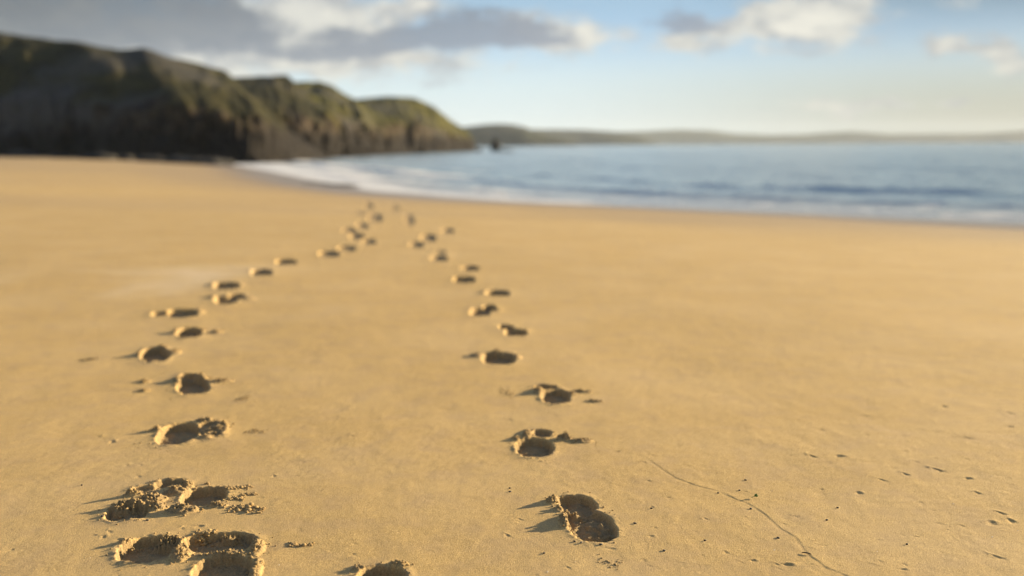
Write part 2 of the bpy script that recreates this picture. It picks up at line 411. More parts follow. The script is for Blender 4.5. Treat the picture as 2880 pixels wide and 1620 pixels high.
def simple_mat(name, c1, c2, scale, rough=.8, bumpd=.0):
    m, t, b = new_mat(name)
    pos = t.node('ShaderNodeTexCoord').outputs['Object']
    n = t.noise(pos, scale, 4, .6)
    t.put(b.inputs['Base Color'], t.mix(t.ramp(n, .35, .65), c4(*c1), c4(*c2))); b.inputs['Roughness'].default_value = rough
    if bumpd: t.l.new(t.bump(n, bumpd), b.inputs['Normal'])
    return m

# ------------------------------------------------------------------ beach: one polar sheet, fine where the footprints are
def radii():
    r = [0.25, .6, 1.0, 1.4, 1.7, 1.95]
    while r[-1] < 4.2: r.append(r[-1]*1.00135)
    while r[-1] < 12: r.append(r[-1]*1.0021)
    while r[-1] < 38: r.append(r[-1]*1.004)
    while r[-1] < 420: r.append(r[-1]*1.012)
    return np.array(r)
def angles():
    fine = np.arange(-.60, .60, .0015)
    lo = np.concatenate([np.linspace(-math.pi, -.8, 40, endpoint=False), np.linspace(-.8, -.60, 30, endpoint=False)])
    hi = np.concatenate([np.linspace(.60, .8, 30), np.linspace(.8, math.pi, 40)[1:]])
    a = np.concatenate([lo, fine, hi]); return a
RR = radii(); AA = angles(); nr, na = len(RR), len(AA)
rr, aa = np.meshgrid(RR, AA, indexing='ij')
X = rr*np.sin(aa); Y = rr*np.cos(aa)
xf, yf = X.ravel(), Y.ravel()
SD = shore_d(xf, yf)
H = sand_base(xf, yf)+details(xf, yf)
MOIST = np.zeros(xf.shape); owner = np.full(xf.shape, -1, dtype=np.int32); opart = np.full(xf.shape, -1, dtype=np.int32)
for i, p in enumerate(PR):
    b = p['bb']; m = np.nonzero((xf > b[0]) & (xf < b[1]) & (yf > b[2]) & (yf < b[3]))[0]
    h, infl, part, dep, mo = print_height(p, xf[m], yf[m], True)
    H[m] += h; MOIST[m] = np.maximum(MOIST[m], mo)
    k = m[infl]; owner[k] = i; opart[k] = part[infl]
Z = H.reshape(nr, na)
# vertex normals from the whole sheet
Pn = np.stack([X, Y, Z], -1)
du = np.empty_like(Pn); du[1:-1] = Pn[2:]-Pn[:-2]; du[0] = Pn[1]-Pn[0]; du[-1] = Pn[-1]-Pn[-2]
dv = np.empty_like(Pn); dv[:, 1:-1] = Pn[:, 2:]-Pn[:, :-2]; dv[:, 0] = Pn[:, 1]-Pn[:, 0]; dv[:, -1] = Pn[:, -1]-Pn[:, -2]
Nn = np.cross(dv, du); Nn /= np.linalg.norm(Nn, axis=2, keepdims=True)+1e-12
Nn = Nn*np.sign(Nn[..., 2:3]+1e-9)
Vall = Pn.reshape(-1, 3); Nall = Nn.reshape(-1, 3)
idx = np.arange(nr*na).reshape(nr, na)
Fa = np.stack([idx[:-1, :-1], idx[:-1, 1:], idx[1:, 1:], idx[1:, :-1]], -1).reshape(-1, 4)
fo = owner[Fa].max(axis=1)
fpart = np.where(fo >= 0, opart[Fa].max(axis=1), -1)
# material attributes of the sand (damp towards the sea, pale dry streak)
wobble = 1.3*fbm(xf*.16, yf*.10, 3)
wet = .95*sstep(5.6, 1.6, SD+wobble*1.1)
damp = sstep(11, 4.0, SD+wobble*2.5)*.8 + .45*sstep(38, 62, yf+6*wobble)*sstep(-2, -14, xf) + .35*sstep(-.05, .25, fbm(xf*.07-9, yf*.30, 3))*sstep(6, 13, yf) + .55*sstep(-.1, .5, fbm(xf*.05+3, yf*.13, 3))*sstep(18, 34, yf)
ps = ground(360*S, 735*S); pe = ground(560*S, 680*S); pf = ground(30*S, 705*S)
dd1, _ = polydist(xf, yf, np.array([ps[:2], pe[:2]])); dd2, _ = polydist(xf, yf, np.array([pf[:2], pe[:2]]))
pale = .8*np.exp(-(dd1/.30)**2)*(.7+.6*vnoise(xf*5, yf*3)) + .45*np.exp(-(dd2/.5)**2)*sstep(-.3, .5, vnoise(xf*2, yf*6))
pale = np.clip(pale, 0, 1)
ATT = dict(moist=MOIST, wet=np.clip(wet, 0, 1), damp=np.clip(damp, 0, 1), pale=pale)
def sub(name, fsel, origin=(0, 0, 0)):
    f = Fa[fsel]
    u, inv = np.unique(f, return_inverse=True)
    return mesh_arrays(name, Vall[u]-np.array(origin), inv.reshape(-1, 4), SAND, Nall[u], {k: v[u] for k, v in ATT.items()})
bo = link('beach', sub('beach', fo < 0)); tag(bo, kind='structure')

# crumbs of sand
def icos():
    import bmesh
    bm = bmesh.new(); bmesh.ops.create_icosphere(bm, subdivisions=1, radius=1)
    V = np.array([v.co[:] for v in bm.verts]); F = np.array([[v.index for v in f.verts] for f in bm.faces]); bm.free(); return V, F
IV, IF = icos()
bm_ = None
def crumbs_mesh(name, pts, sizes, origin):
    Vs = []; Fs = []; n = 0
    z = surf_h(pts[:, 0], pts[:, 1])
    for (x, y), s, zz in zip(pts, sizes, z):
        v = IV*(1+rng.uniform(-.28, .28, (len(IV), 1)))*s*np.array([rng.uniform(.8, 1.3), rng.uniform(.8, 1.3), rng.uniform(.6, .95)])
        a = rng.uniform(0, 6.28); c, sn = math.cos(a), math.sin(a)
        v = np.stack([v[:, 0]*c-v[:, 1]*sn, v[:, 0]*sn+v[:, 1]*c, v[:, 2]], -1)
        Vs.append(v+np.array([x, y, zz+s*.25])-np.array(origin)); Fs.append(IF+n); n += len(IV)
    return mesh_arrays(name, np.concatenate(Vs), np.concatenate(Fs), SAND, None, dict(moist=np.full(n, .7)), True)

for i, p in enumerate(PR):
    cx, cy = p['c']; cz = float(sand_base(np.array([cx]), np.array([cy]))[0]); org = (cx, cy, cz)
    sel = fo == i
    if not sel.any(): continue
    if i in NEAR:
        root = bpy.data.objects.new('footprint', None); COL.objects.link(root); root.location = org; root.empty_display_size = .1
        tag(root, p['label'], 'footprint', p['group'])
        nh = 0
        ridge = np.zeros(len(fo), bool)
        for k, f in enumerate(p['g']):
            s2 = sel & (fpart == k)
            if f[0] == 'm':
                if s2.sum() > 12: link('sand_ridge', sub('sand_ridge', s2, org), root)
                else: ridge |= s2
                continue
            if not s2.any(): continue
            nm = ['heel_hollow', 'sole_hollow', 'toe_hollow', 'side_hollow'][min(nh, 3)]; nh += 1
            link(nm, sub(nm, s2, org), root)
        rest = sel & ((fpart < 0) | ridge)
        if rest.any(): link('rim', sub('rim', rest, org), root)
        # crumbs on and around the mounds
        pts = []; sz = []
        for f in p['g']:
            if f[0] != 'm': continue
            n = int(40+26000*f[3]*f[4]); n = min(n, 170)
            for _ in range(n):
                a = random.uniform(0, 6.283); q = abs(random.gauss(0, .62))
                pts.append((f[1]+f[3]*q*math.cos(a)*1.05, f[2]+f[4]*q*math.sin(a)*1.05)); sz.append(.0013+.0030*random.random()**2.6*(1+f[6]*10))
        for f in p['g']:
            if f[0] != 'h': continue
            for _ in range(46):
                a = random.uniform(0, 6.283); q = 1.08+abs(random.gauss(0, .25))
                pts.append((f[1]+f[3]*q*math.cos(a), f[2]+f[4]*q*math.sin(a))); sz.append(.0009+.0024*random.random()**2.5)
        cm = link('crumbs', crumbs_mesh('crumbs', np.array(pts), sz, org), root); cm['kind'] = 'stuff'
    else:
        o = link('footprint', sub('footprint', sel, org), None, org); tag(o, p['label'], 'footprint', p['group'])

# loose heaps of sand clods lying on their own
CL = [((635, 1366, 708, 1380), 'long heap of sand crumbs, uppermost of those right of the churned print'),
      ((675, 1387, 726, 1396), 'thin strip of sand crumbs, second down right of the churned print'),
      ((643, 1398, 688, 1410), 'small heap of sand crumbs, third down right of the churned print'),
      ((645, 1418, 745, 1444), 'largest heap of sand crumbs, lowest of those right of the churned print'),
      ((808, 1526, 874, 1540), 'two small sand clods joined by crumbs, alone right of the sunken overlap'),
      ((546, 1492, 604, 1510), 'crumb heap just above the sunken overlap of prints'),
      ((574, 1360, 592, 1367), 'single round sand clod above the right hollow of the churned print'),
      ((662, 1112, 700, 1128), 'faint line of crumbs down right from the scuffed left print'),
      ((688, 1206, 752, 1222), 'low line of crumbs right of the bright crumbled patch'),
      ((1400, 1090, 1450, 1120), 'faint slanting scatter of crumbs left of the third right print'),
      ((1680, 1558, 1752, 1600), 'sprinkle of sand grains below the crisp boot print')]
for k, (bx, lab) in enumerate(CL):
    a = ground(bx[0], (bx[1]+bx[3])/2); b = ground(bx[2], (bx[1]+bx[3])/2); t_ = ground((bx[0]+bx[2])/2, bx[1]); bt = ground((bx[0]+bx[2])/2, bx[3])
    cx, cy = (a[0]+b[0])/2, (t_[1]+bt[1])/2; ra, rb = (b[0]-a[0])/2, max(.012, (t_[1]-bt[1])/2)
    n = 150 if k in (0, 3, 5) else 80
    if k == 10: n = 45
    if k == 6: n = 14; ra *= .5; rb *= .35
    big = {0: .0062, 1: .0045, 2: .0055, 3: .0075, 4: .006, 5: .0065, 6: .0065}.get(k, .0022 if k == 10 else .003)
    pts = []; sz = []
    for _ in range(n):
        u = random.uniform(-1, 1); w = random.gauss(0, .38)
        if k == 4 and random.random() < .7: u = random.choice([-.6, .95])+random.gauss(0, .12)
        pts.append((cx+ra*u, cy+rb*w+rb*.3*math.sin(u*3+k))); sz.append(.0011+big*random.random()**1.8*(1-.5*abs(u)))
    org = (cx, cy, float(surf_h([cx], [cy])[0]))
    o = link('sand_clods', crumbs_mesh('sand_clods', np.array(pts), sz, org), None, org); tag(o, lab, 'sand clods', 'loose heaps of sand crumbs beside the prints')

# pebbles, shell bits, twig, weed, forked mark
PEB = simple_mat('pebble', (.05, .042, .035), (.12, .10, .08), 60, .7)
SHELL = simple_mat('shell', (.7, .66, .58), (.8, .78, .72), 80, .35)
def blob_mesh(name, s, mat, flat=.6):
    v = IV*(1+rng.uniform(-.2, .2, (len(IV), 1)))*s*np.array([1.3, .9, flat]); return mesh_arrays(name, v, IF, mat)
pm = [blob_mesh('pebble', .0032, PEB, .9), blob_mesh('pebble', .0042, PEB, .6)]
for (px, py) in [(2326, 1459), (2356, 1424), (1983, 1516), (2189, 1509), (2112, 1427), (2551, 1528), (1616, 1521), (1635, 1525), (1690, 1530), (1786, 1470),
                 (1868, 1545), (1832, 1428), (1434, 1372), (1435, 1382), (230, 1364), (415, 1464), (288, 1455), (1530, 1553), (2097, 1347), (2080, 1376), (2020, 1383)]:
    g = ground(px, py); z = float(surf_h([g[0]], [g[1]])[0])
    o = link('pebble', random.choice(pm), None, (g[0], g[1], z+.0012)); o.rotation_euler = (0, 0, random.uniform(0, 6)); tag(o, 'tiny dark pebble half sunk in the open sand', 'pebble', 'tiny dark pebbles scattered on the sand')
sm = blob_mesh('shell_fragment', .0016, SHELL, .35)
for (px, py) in [(2440, 1190), (2172, 1376), (2790, 1338), (2681, 1415), (2791, 1507), (2578, 1534), (2467, 1549), (2178, 1543), (1540, 1605), (1618, 1577), (254, 1569), (785, 1590), (2863, 1490)]:
    g = ground(px, py); z = float(surf_h([g[0]], [g[1]])[0])
    o = link('shell_fragment', sm, None, (g[0], g[1], z+.001)); o.rotation_euler = (.3, .2, random.uniform(0, 6)); tag(o, 'white shell speck glinting on the sand', 'shell', 'white shell specks on the sand')
def tube(name, paths, mat, nseg=6):
    Vs = []; Fs = []; n = 0
    for path in paths:
        path = [(Vector(q[:3]), q[3]) for q in path]
        rings = []
        for k, (c, rad) in enumerate(path):
            t_ = (path[min(k+1, len(path)-1)][0]-path[max(k-1, 0)][0]).normalized()
            s_ = t_.cross(Vector((0, 0, 1))).normalized(); u_ = s_.cross(t_)
            for j in range(nseg):
                a = 2*math.pi*j/nseg; Vs.append(c+s_*math.cos(a)*rad+u_*math.sin(a)*rad*.8)
        for k in range(len(path)-1):
            for j in range(nseg):
                Fs.append((n+k*nseg+j, n+k*nseg+(j+1) % nseg, n+(k+1)*nseg+(j+1) % nseg, n+(k+1)*nseg+j))
        n += len(path)*nseg
    return mesh_arrays(name, np.array([v[:] for v in Vs]), np.array(Fs), mat)
def on_sand(px, py, dz=0):
    g = ground(px, py); return (g[0], g[1], float(surf_h([g[0]], [g[1]])[0])+dz)
TW = simple_mat('twig_bark', (.03, .022, .014), (.07, .05, .03), 90, .8, .001)
GREEN = simple_mat('green_weed', (.07, .14, .02), (.13, .22, .03), 120, .5)
o_ = on_sand(2268, 1555, .003)
tw = link('twig', tube('twig', [[(-.010, .005, 0, .001), (-.005, .003, .001, .0017), (.001, 0, .0012, .002), (.007, -.004, .001, .0018), (.010, -.006, 0, .001)]], TW), None, o_)
tag(tw, 'short dark twig half buried on the drift line at lower right', 'twig')
o_ = on_sand(2124, 1396, .003)
wd = link('seaweed_or_mark', tube('seaweed_or_mark', [[(-.012, -.002, .0, .0008), (-.004, 0, .001, .001), (.001, .001, .003, .0012)],
     [(-.002, .002, .002, .001), (.002, .002, .006, .004), (.005, .001, .009, .002)], [(.0, 0, .002, .001), (.004, -.001, .004, .0035), (.009, .001, .004, .001)]], GREEN), None, o_)
tag(wd, 'tiny bright green scrap of seaweed beside the drift line', 'seaweed')
o_ = on_sand(255, 1012, .004)
fk = link('seaweed_or_mark', tube('seaweed_or_mark', [[(-.05, -.02, 0, .0012), (-.015, -.012, .002, .003), (.0, -.01, .003, .0045), (.018, .006, .004, .003), (.03, .016, .002, .001)],  # forked mark built as thin dark strands
     [(0, -.01, .003, .003), (-.012, .012, .004, .0025), (-.02, .026, .003, .001)]], TW), None, o_)
tag(fk, 'dark forked mark on the sand at the left edge', 'seaweed')

# ------------------------------------------------------------------ sea
SR = [8.0]
while SR[-1] < 90: SR.append(SR[-1]*1.0045)
while SR[-1] < 500: SR.append(SR[-1]*1.008)
while SR[-1] < 7200: SR.append(SR[-1]*1.04)
SA = np.concatenate([np.linspace(-.9, -.4, 60, endpoint=False), np.arange(-.4, .56, .0022), np.linspace(.56, 1.9, 160)])
r2, a2 = np.meshgrid(np.array(SR), SA, indexing='ij')
x2, y2 = (r2*np.sin(a2)).ravel(), (r2*np.cos(a2)).ravel()
sd2 = -shore_d(x2, y2)              # positive out to sea
damp_r = sstep(420, 120, np.hypot(x2, y2))
wob2 = fbm(x2*.05, y2*.05, 3)
swell = np.zeros_like(x2)
for (dist, amp, wd_, wb, lx0, lx1) in [(3.0, .07, .9, 1.2, -99, 99), (7.5, .17, 1.1, 2.2, -30, 99), (14.0, .20, 1.3, 1.5, 0, 99), (27, .16, 2.6, 6, -99, 99), (42, .20, 3.5, 8, -99, 99), (62, .20, 4, 9, -99, 99), (88, .2, 5, 12, -99, 99), (125, .2, 6, 16, -99, 99)]:
    q = (sd2-dist-wb*wob2)/wd_
    win = sstep(lx0-4, lx0+4, x2)*sstep(lx1+4, lx1-4, x2)
    swell += amp*win*np.where(q < 0, np.exp(-(q*1.5)**2), np.exp(-(q*.8)**2))*(.65+.5*vnoise(x2*.08+dist, y2*.08))
chop = .06*fbm(x2*.9, y2*1.1, 3)*sstep(1, 5, sd2)*damp_r + .10*fbm(x2*.22+4, y2*.30, 3)*sstep(4, 14, sd2)*damp_r
zsea = SEA + swell*sstep(.2, 2.5, sd2)*damp_r + chop
left = sstep(-2, -14, x2)
rt = sstep(-2, 6, x2)
foam_glint = (.55-.2*rt)*np.exp(-((sd2-.6-.9*wob2)/(1.1-.6*rt))**2) + .55*np.exp(-((sd2-4.2-1.6*wob2)/1.0)**2)*sstep(6, -2, x2) + .45*sstep(5.5, 1.0, sd2)*(1-.75*rt)
foam_glint += .5*left*sstep(14, 3, sd2+4*wob2) + .5*np.exp(-((sd2-9-2*wob2)/1.1)**2)*sstep(3, -3, x2)
foam_glint += .36*sstep(.5, 2, sd2)*sstep(30, 8, sd2)*rt*(.75+.5*fbm(x2*.35, y2*.9, 3))  # foam bits, plus glints of bright sky painted white on the right-hand water
foam_glint += (.62*np.exp(-((sd2-7.5-2*wob2)/1.0)**2)+.6*np.exp(-((sd2-13-3*wob2)/1.3)**2)+.45*np.exp(-((sd2-20-3*wob2)/1.4)**2))*sstep(5, -3, x2)*(.7+.6*fbm(x2*.12, y2*.12, 3))
foam_glint = np.clip(foam_glint, 0, 1)*(sd2 > -.3)
shallow = np.clip(sstep(10, 1, sd2)+.35*left*sstep(40, 8, sd2), 0, 1)
n2r, n2a = r2.shape; id2 = np.arange(n2r*n2a).reshape(n2r, n2a)
F2 = np.stack([id2[:-1, :-1], id2[:-1, 1:], id2[1:, 1:], id2[1:, :-1]], -1).reshape(-1, 4)
keep = (sd2[F2].max(axis=1) > -6)
sea = link('sea', mesh_arrays('sea', np.stack([x2, y2, zsea], -1), F2[keep], WATER, None, dict(foam_glint=foam_glint, shallow=shallow))); tag(sea, kind='structure')

# ------------------------------------------------------------------ headlands
def headland(name, pairs, base_z, mat, seed, ns=260, nt=90):
    B = []; T = []
    for (b, t_) in pairs:
        p = at_y(*b) if len(b) == 3 else at_z(b[0], b[1], base_z); B.append(p); T.append(at_y(t_[0], t_[1], p[1]+t_[2]))
    B = np.array(B); T = np.array(T)
    par = np.concatenate([[0], np.cumsum(np.linalg.norm(np.diff((B+T)/2, axis=0), axis=1))])
    s = np.linspace(0, par[-1], ns)
    Bi = np.stack([np.interp(s, par, B[:, k]) for k in range(3)], -1); Ti = np.stack([np.interp(s, par, T[:, k]) for k in range(3)], -1)
    V = np.zeros((ns, nt, 3)); hf = np.zeros((ns, nt))
    tv = np.linspace(0, 1.35, nt)
    for j, t_ in enumerate(tv):
        tt = min(t_, 1.0)
        if tt < .4: w = .13*(tt/.4); h = .42*(tt/.4)
        else: q = (tt-.4)/.6; w = .13+.87*q; h = .42+.58*(1-(1-q)**1.35)
        if t_ > 1: w = 1+(t_-1)*2.2; h = 1-((t_-1)/.35)**1.5
        zb = base_z-.6
        P_ = Bi+(Ti-Bi)*w
        hh = np.maximum(Ti[:, 2]-zb, .3)
        P_[:, 2] = zb+hh*h
        size = np.clip(hh/12, .05, 1.3)
        f1 = fbm(s/9.0+seed, np.full(ns, t_*1.6), 4, .5); f2 = fbm(s/2.2+seed*3, np.full(ns, t_*3.2+4), 4, .6)
        wall = sstep(.93, .3, np.array([t_]))[0]*.97+.03
        off = (3.6*f1+1.2*f2)*size*wall
        P_[:, 0] += off*.6; P_[:, 1] -= off*.8
        P_[:, 2] += (.75*fbm(s/6+seed, np.full(ns, t_*5), 3)+.35*np.maximum(0, fbm(s/2.2+9+seed, np.full(ns, t_*9), 3)))*size*(h > .05)*(.5+.5*h)*(1-.72*float(sstep(.75, .98, np.array([min(t_, 1.0)]))[0]))
        V[:, j] = P_; hf[:, j] = h+.0*f1
    idx_ = np.arange(ns*nt).reshape(ns, nt)
    F = np.stack([idx_[:-1, :-1], idx_[1:, :-1], idx_[1:, 1:], idx_[:-1, 1:]], -1).reshape(-1, 4)
    o = link(name, mesh_arrays(name, V.reshape(-1, 3), F, mat, None, dict(hfrac=hf.ravel()))); return o
MC = cliff_mat('headland_near', (.015, .016, .004), (.040, .035, .008), (.018, .013, .009), (.082, .058, .034))
MC2 = cliff_mat('headland_green', (.036, .038, .006), (.105, .095, .014), (.022, .016, .010), (.10, .072, .038))
A_ = [((-420, 434, 128), (-420, 50, 30)), ((-150, 437, 124), (-150, 76, 30)), ((0, 441, 120), (0, 90, 30)), ((100, 443, 118), (100, 103, 30)), ((200, 445, 116), (175, 114, 30)), ((300, 448, 113), (260, 127, 30)), ((400, 451, 111), (330, 139, 32)), ((470, 453, 110), (400, 136, 35)),
      ((560, 457, 109), (475, 160, 38)), ((640, 458, 109), (560, 180, 42)), ((720, 456, 112), (622, 198, 50)), ((790, 452, 118), (665, 245, 48)), ((850, 449, 126), (740, 310, 35)), ((900, 447, 136), (830, 385, 15)), ((930, 445, 143), (930, 440, 2))]
B_ = [((700, 454), (540, 240, 60)), ((760, 452), (650, 219, 60)), ((820, 450), (735, 215, 60)), ((880, 447), (805, 213, 60)), ((930, 445), (832, 240, 55)), ((970, 442), (900, 295, 40)), ((1000, 441), (955, 360, 20)), ((1030, 440), (1030, 434, 2))]
C_ = [((850, 448), (730, 245, 80)), ((930, 445), (830, 230, 75)), ((990, 442), (900, 229, 70)), ((1040, 439), (937, 245, 65)), ((1090, 437), (1000, 285, 50)), ((1130, 435), (1070, 345, 30)), ((1170, 433), (1165, 425, 3))]
D_ = [((1000, 441), (890, 305, 110)), ((1080, 437), (1000, 279, 100)), ((1150, 434), (1080, 271, 90)), ((1210, 431), (1165, 275, 75)), ((1260, 429), (1220, 300, 50)), ((1300, 427), (1270, 340, 30)), ((1322, 426.5), (1312, 366, 14)), ((1336, 426), (1333, 396, 5)), ((1341, 425.5), (1340, 424, 1))]
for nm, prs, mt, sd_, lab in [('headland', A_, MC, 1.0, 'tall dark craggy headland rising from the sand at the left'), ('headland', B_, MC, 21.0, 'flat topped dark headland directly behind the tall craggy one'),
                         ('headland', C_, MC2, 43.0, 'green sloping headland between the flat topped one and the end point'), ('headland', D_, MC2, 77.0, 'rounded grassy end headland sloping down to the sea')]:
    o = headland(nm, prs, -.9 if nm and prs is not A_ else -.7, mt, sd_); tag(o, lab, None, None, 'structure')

def far_ridge(name, pts, Yd, mat, seed, depth=.10):
    xs = np.array([p[0] for p in pts], float); ys = np.array([p[1] for p in pts], float)
    n = 300; px = np.linspace(xs[0], xs[-1], n); py = np.interp(px, xs, ys)
    T = np.array([at_y(a, b, Yd*(1+depth)) for a, b in zip(px, py)])
    zt = np.maximum(T[:, 2], .5)
    V = []; hf = []
    ts = np.linspace(0, 1, 26)
    for j, t_ in enumerate(ts):
        k = 1-depth*(1-t_)/(1+depth)
        f = 1-(1-t_)**2.2
        z = SEA-2+(zt+2-SEA)*f + zt*.05*fbm(px/60+seed, np.full(n, t_*4), 4)*(t_ > .05)*(t_ < .97)
        off = 1+.012*fbm(px/90+seed, np.full(n, t_*3), 4)*(1-t_)
        V.append(np.stack([T[:, 0]*k*off, T[:, 1]*k*off, z], -1)); hf.append(np.full(n, .5+.5*f))
    for q in (.5, 1.0):
        V.append(np.stack([T[:, 0]*(1+depth*q), T[:, 1]*(1+depth*q), np.where(q < .9, zt*.6, SEA-2)], -1)); hf.append(np.full(n, .6))
    V = np.stack(V, 1); nt = V.shape[1]
    idx_ = np.arange(n*nt).reshape(n, nt)
    F = np.stack([idx_[:-1, :-1], idx_[1:, :-1], idx_[1:, 1:], idx_[:-1, 1:]], -1).reshape(-1, 4)
    return link(name, mesh_arrays(name, V.reshape(-1, 3), F, mat, None, dict(hfrac=np.stack(hf, 1).ravel())))
MF = cliff_mat('far_coast', (.03, .036, .016), (.055, .055, .025), (.036, .038, .030), (.06, .058, .042), .02)
hills = [('hills', [(1180, 375), (1325, 355), (1360, 351), (1398, 348), (1440, 350), (1476, 357), (1530, 378), (1570, 390), (1625, 408)], 1700, 'nearest and darkest hill of the far coast, beside the end headland'),
         ('hills', [(1380, 372), (1500, 364), (1560, 364), (1660, 366), (1740, 372), (1800, 385), (1850, 404)], 2900, 'middle low hill of the far coast'),
         ('hills', [(1560, 380), (1780, 370), (1850, 367), (1930, 365), (2000, 367), (2070, 377), (2160, 380), (2260, 378), (2340, 373), (2390, 370), (2450, 373), (2500, 377), (2640, 376), (2760, 375), (2880, 368), (3100, 362), (3400, 370), (3800, 380)], 5200, 'long pale hills of the far coast along the horizon')]
for k, (nm, pts, Yd, lab) in enumerate(hills):
    o = far_ridge(nm, pts, Yd, MF, 3+9*k); tag(o, lab, None, None, 'structure')

# ------------------------------------------------------------------ sea rocks, and dark shapes for wave shade
ROCK = simple_mat('dark_rock', (.009, .008, .007), (.024, .021, .018), .8, .9, .3)  # also colours the dark wave-face shapes
def rock(px0, px1, ptop, pbot, label, seed):
    base = at_z((px0+px1)/2, pbot, SEA); Yd = base[1]
    w = (px1-px0)/FPX*Yd/2; h = (pbot-ptop)/FPX*Yd
    import bmesh
    bm = bmesh.new(); bmesh.ops.create_icosphere(bm, subdivisions=4, radius=1)
    V = np.array([v.co[:] for v in bm.verts]); F = np.array([[v.index for v in f.verts] for f in bm.faces]); bm.free()
    n_ = fbm(V[:, 0]*1.6+seed+V[:, 2], V[:, 1]*1.6+V[:, 2]*1.3, 4)
    V = V*(1+.35*n_[:, None]); z = V[:, 2]
    prof = np.clip(1.15-.45*np.maximum(z, -1)**1, .4, 1.3)
    V = np.stack([V[:, 0]*w*prof, V[:, 1]*w*prof, (z*.62+.38)*h], -1)
    o = link('sea_rock_or_wave_shade', mesh_arrays('sea_rock_or_wave_shade', V, F, ROCK), None, base); tag(o, label, 'rock', 'rocks in the sea off the point')
rock(1381, 1407, 393, 425, 'dark square sea rock standing in the water off the end headland', 2)
rock(1409, 1442, 420, 427, 'low flat rock awash just right of the square sea rock', 8)
rock(1338, 1356, 416, 427, 'small rock at the foot of the end headland', 15)

rock(738, 842, 508, 514, 'long low dark shape added as the shaded face of a small wave at the water edge, leftmost of three below the headland', 21)  # this and the next two: added dark shapes for a wave's shaded face
rock(826, 932, 513, 519, 'long low dark shape added as the shaded face of a small wave, middle one of three below the headland', 33)
rock(908, 1000, 517, 524, 'long low dark shape added as the shaded face of a small wave, rightmost of three below the headland', 47)
def boulder(px, py, Yd, w, h, seed):
    b = at_y(px, py, Yd); zz = float(sand_base(np.array([b[0]]), np.array([b[1]]))[0])
    import bmesh
    bm = bmesh.new(); bmesh.ops.create_icosphere(bm, subdivisions=3, radius=1)
    V = np.array([v.co[:] for v in bm.verts]); F = np.array([[v.index for v in f.verts] for f in bm.faces]); bm.free()
    V = V*(1+.4*fbm(V[:, 0]*1.7+seed+V[:, 2], V[:, 1]*1.7+V[:, 2], 3)[:, None])*np.array([w, w*.8, h])
    o = link('boulder', mesh_arrays('boulder', V, F, ROCK), None, (b[0], b[1], zz+h*.25))
    tag(o, 'dark boulder at the foot of the tall left headland', 'boulder', 'dark boulders along the foot of the tall headland')
for k_, (px, Yd, w, h) in enumerate([(60, 112, 1.5, .5), (170, 110, 1.0, .4), (285, 106, 1.8, .6), (352, 107, .9, .5), (430, 103, 1.6, .5), (505, 101, 1.4, .6), (545, 99, 2.0, .55), (590, 99, 1.6, .6), (622, 101, 1.5, .5)]):
    boulder(px, 450, Yd, w, h, 5+7*k_)

# ------------------------------------------------------------------ air
bx = [(-6000, -60, -8), (9000, -60, -8), (9000, 8200, -8), (-6000, 8200, -8), (-6000, -60, 150), (9000, -60, 150), (9000, 8200, 150), (-6000, 8200, 150)]
hm = bpy.data.materials.new('haze_air'); hm.use_nodes = True; ht = hm.node_tree
for n_ in list(ht.nodes):
    if n_.type == 'BSDF_PRINCIPLED': ht.nodes.remove(n_)
pv = ht.nodes.new('ShaderNodeVolumePrincipled'); pv.inputs['Color'].default_value = (.78, .88, 1, 1); pv.inputs['Density'].default_value = 7.5e-5; pv.inputs['Anisotropy'].default_value = 0
ht.links.new(pv.outputs[0], ht.nodes['Material Output'].inputs['Volume'])
hz = link('haze', mesh_arrays('haze', np.array(bx, float), np.array([(0, 3, 2, 1), (4, 5, 6, 7), (0, 1, 5, 4), (1, 2, 6, 5), (2, 3, 7, 6), (3, 0, 4, 7)]), hm, smooth=False)); tag(hz, kind='stuff')

# ------------------------------------------------------------------ light and sky
SUN_EL = R(10.5); SAZ = R(62)            # azimuth clockwise from the view direction (+Y)
sdir = Vector((math.sin(SAZ)*math.cos(SUN_EL), math.cos(SAZ)*math.cos(SUN_EL), math.sin(SUN_EL)))
sl = bpy.data.lights.new('sun', 'SUN'); sl.energy = 5.0; sl.angle = R(.6); sl.color = (1, .81, .51)
so = bpy.data.objects.new('sun', sl); COL.objects.link(so); so.rotation_euler = (-sdir).to_track_quat('-Z', 'Y').to_euler(); so.location = (20, 10, 15)

w = bpy.data.worlds.new('World'); scene.world = w; w.use_nodes = True
t = NT(w.node_tree); bg = w.node_tree.nodes['Background']
sky = t.node('ShaderNodeTexSky', sky_type='NISHITA'); sky.sun_disc = False; sky.sun_elevation = SUN_EL; sky.sun_rotation = SAZ
sky.air_density = 1.0; sky.dust_density = .3; sky.ozone_density = 2.5; sky.altitude = 0
gen = t.node('ShaderNodeTexCoord').outputs['Generated']
wn = t.node('ShaderNodeTexNoise'); t.l.new(t.mapping(gen, (1, 1, 3.2)), wn.inputs['Vector']); wn.inputs['Scale'].default_value = 11; wn.inputs['Detail'].default_value = 5; wn.inputs['Roughness'].default_value = .68
wv = t.node('ShaderNodeVectorMath', operation='SUBTRACT'); t.l.new(wn.outputs['Color'], wv.inputs[0]); wv.inputs[1].default_value = (.5, .5, .5)
ws = t.node('ShaderNodeVectorMath', operation='MULTIPLY_ADD'); t.l.new(wv.outputs[0], ws.inputs[0]); ws.inputs[1].default_value = (.10, .10, .06); t.l.new(gen, ws.inputs[2])
sep = t.node('ShaderNodeSeparateXYZ'); t.l.new(ws.outputs[0], sep.inputs[0])
az = t.math('ARCTAN2', sep.outputs[0], sep.outputs[1]); el = t.math('ARCSINE', sep.outputs[2])
fine = t.noise(t.mapping(gen, (1, 1, 2)), 38, 5, .62)
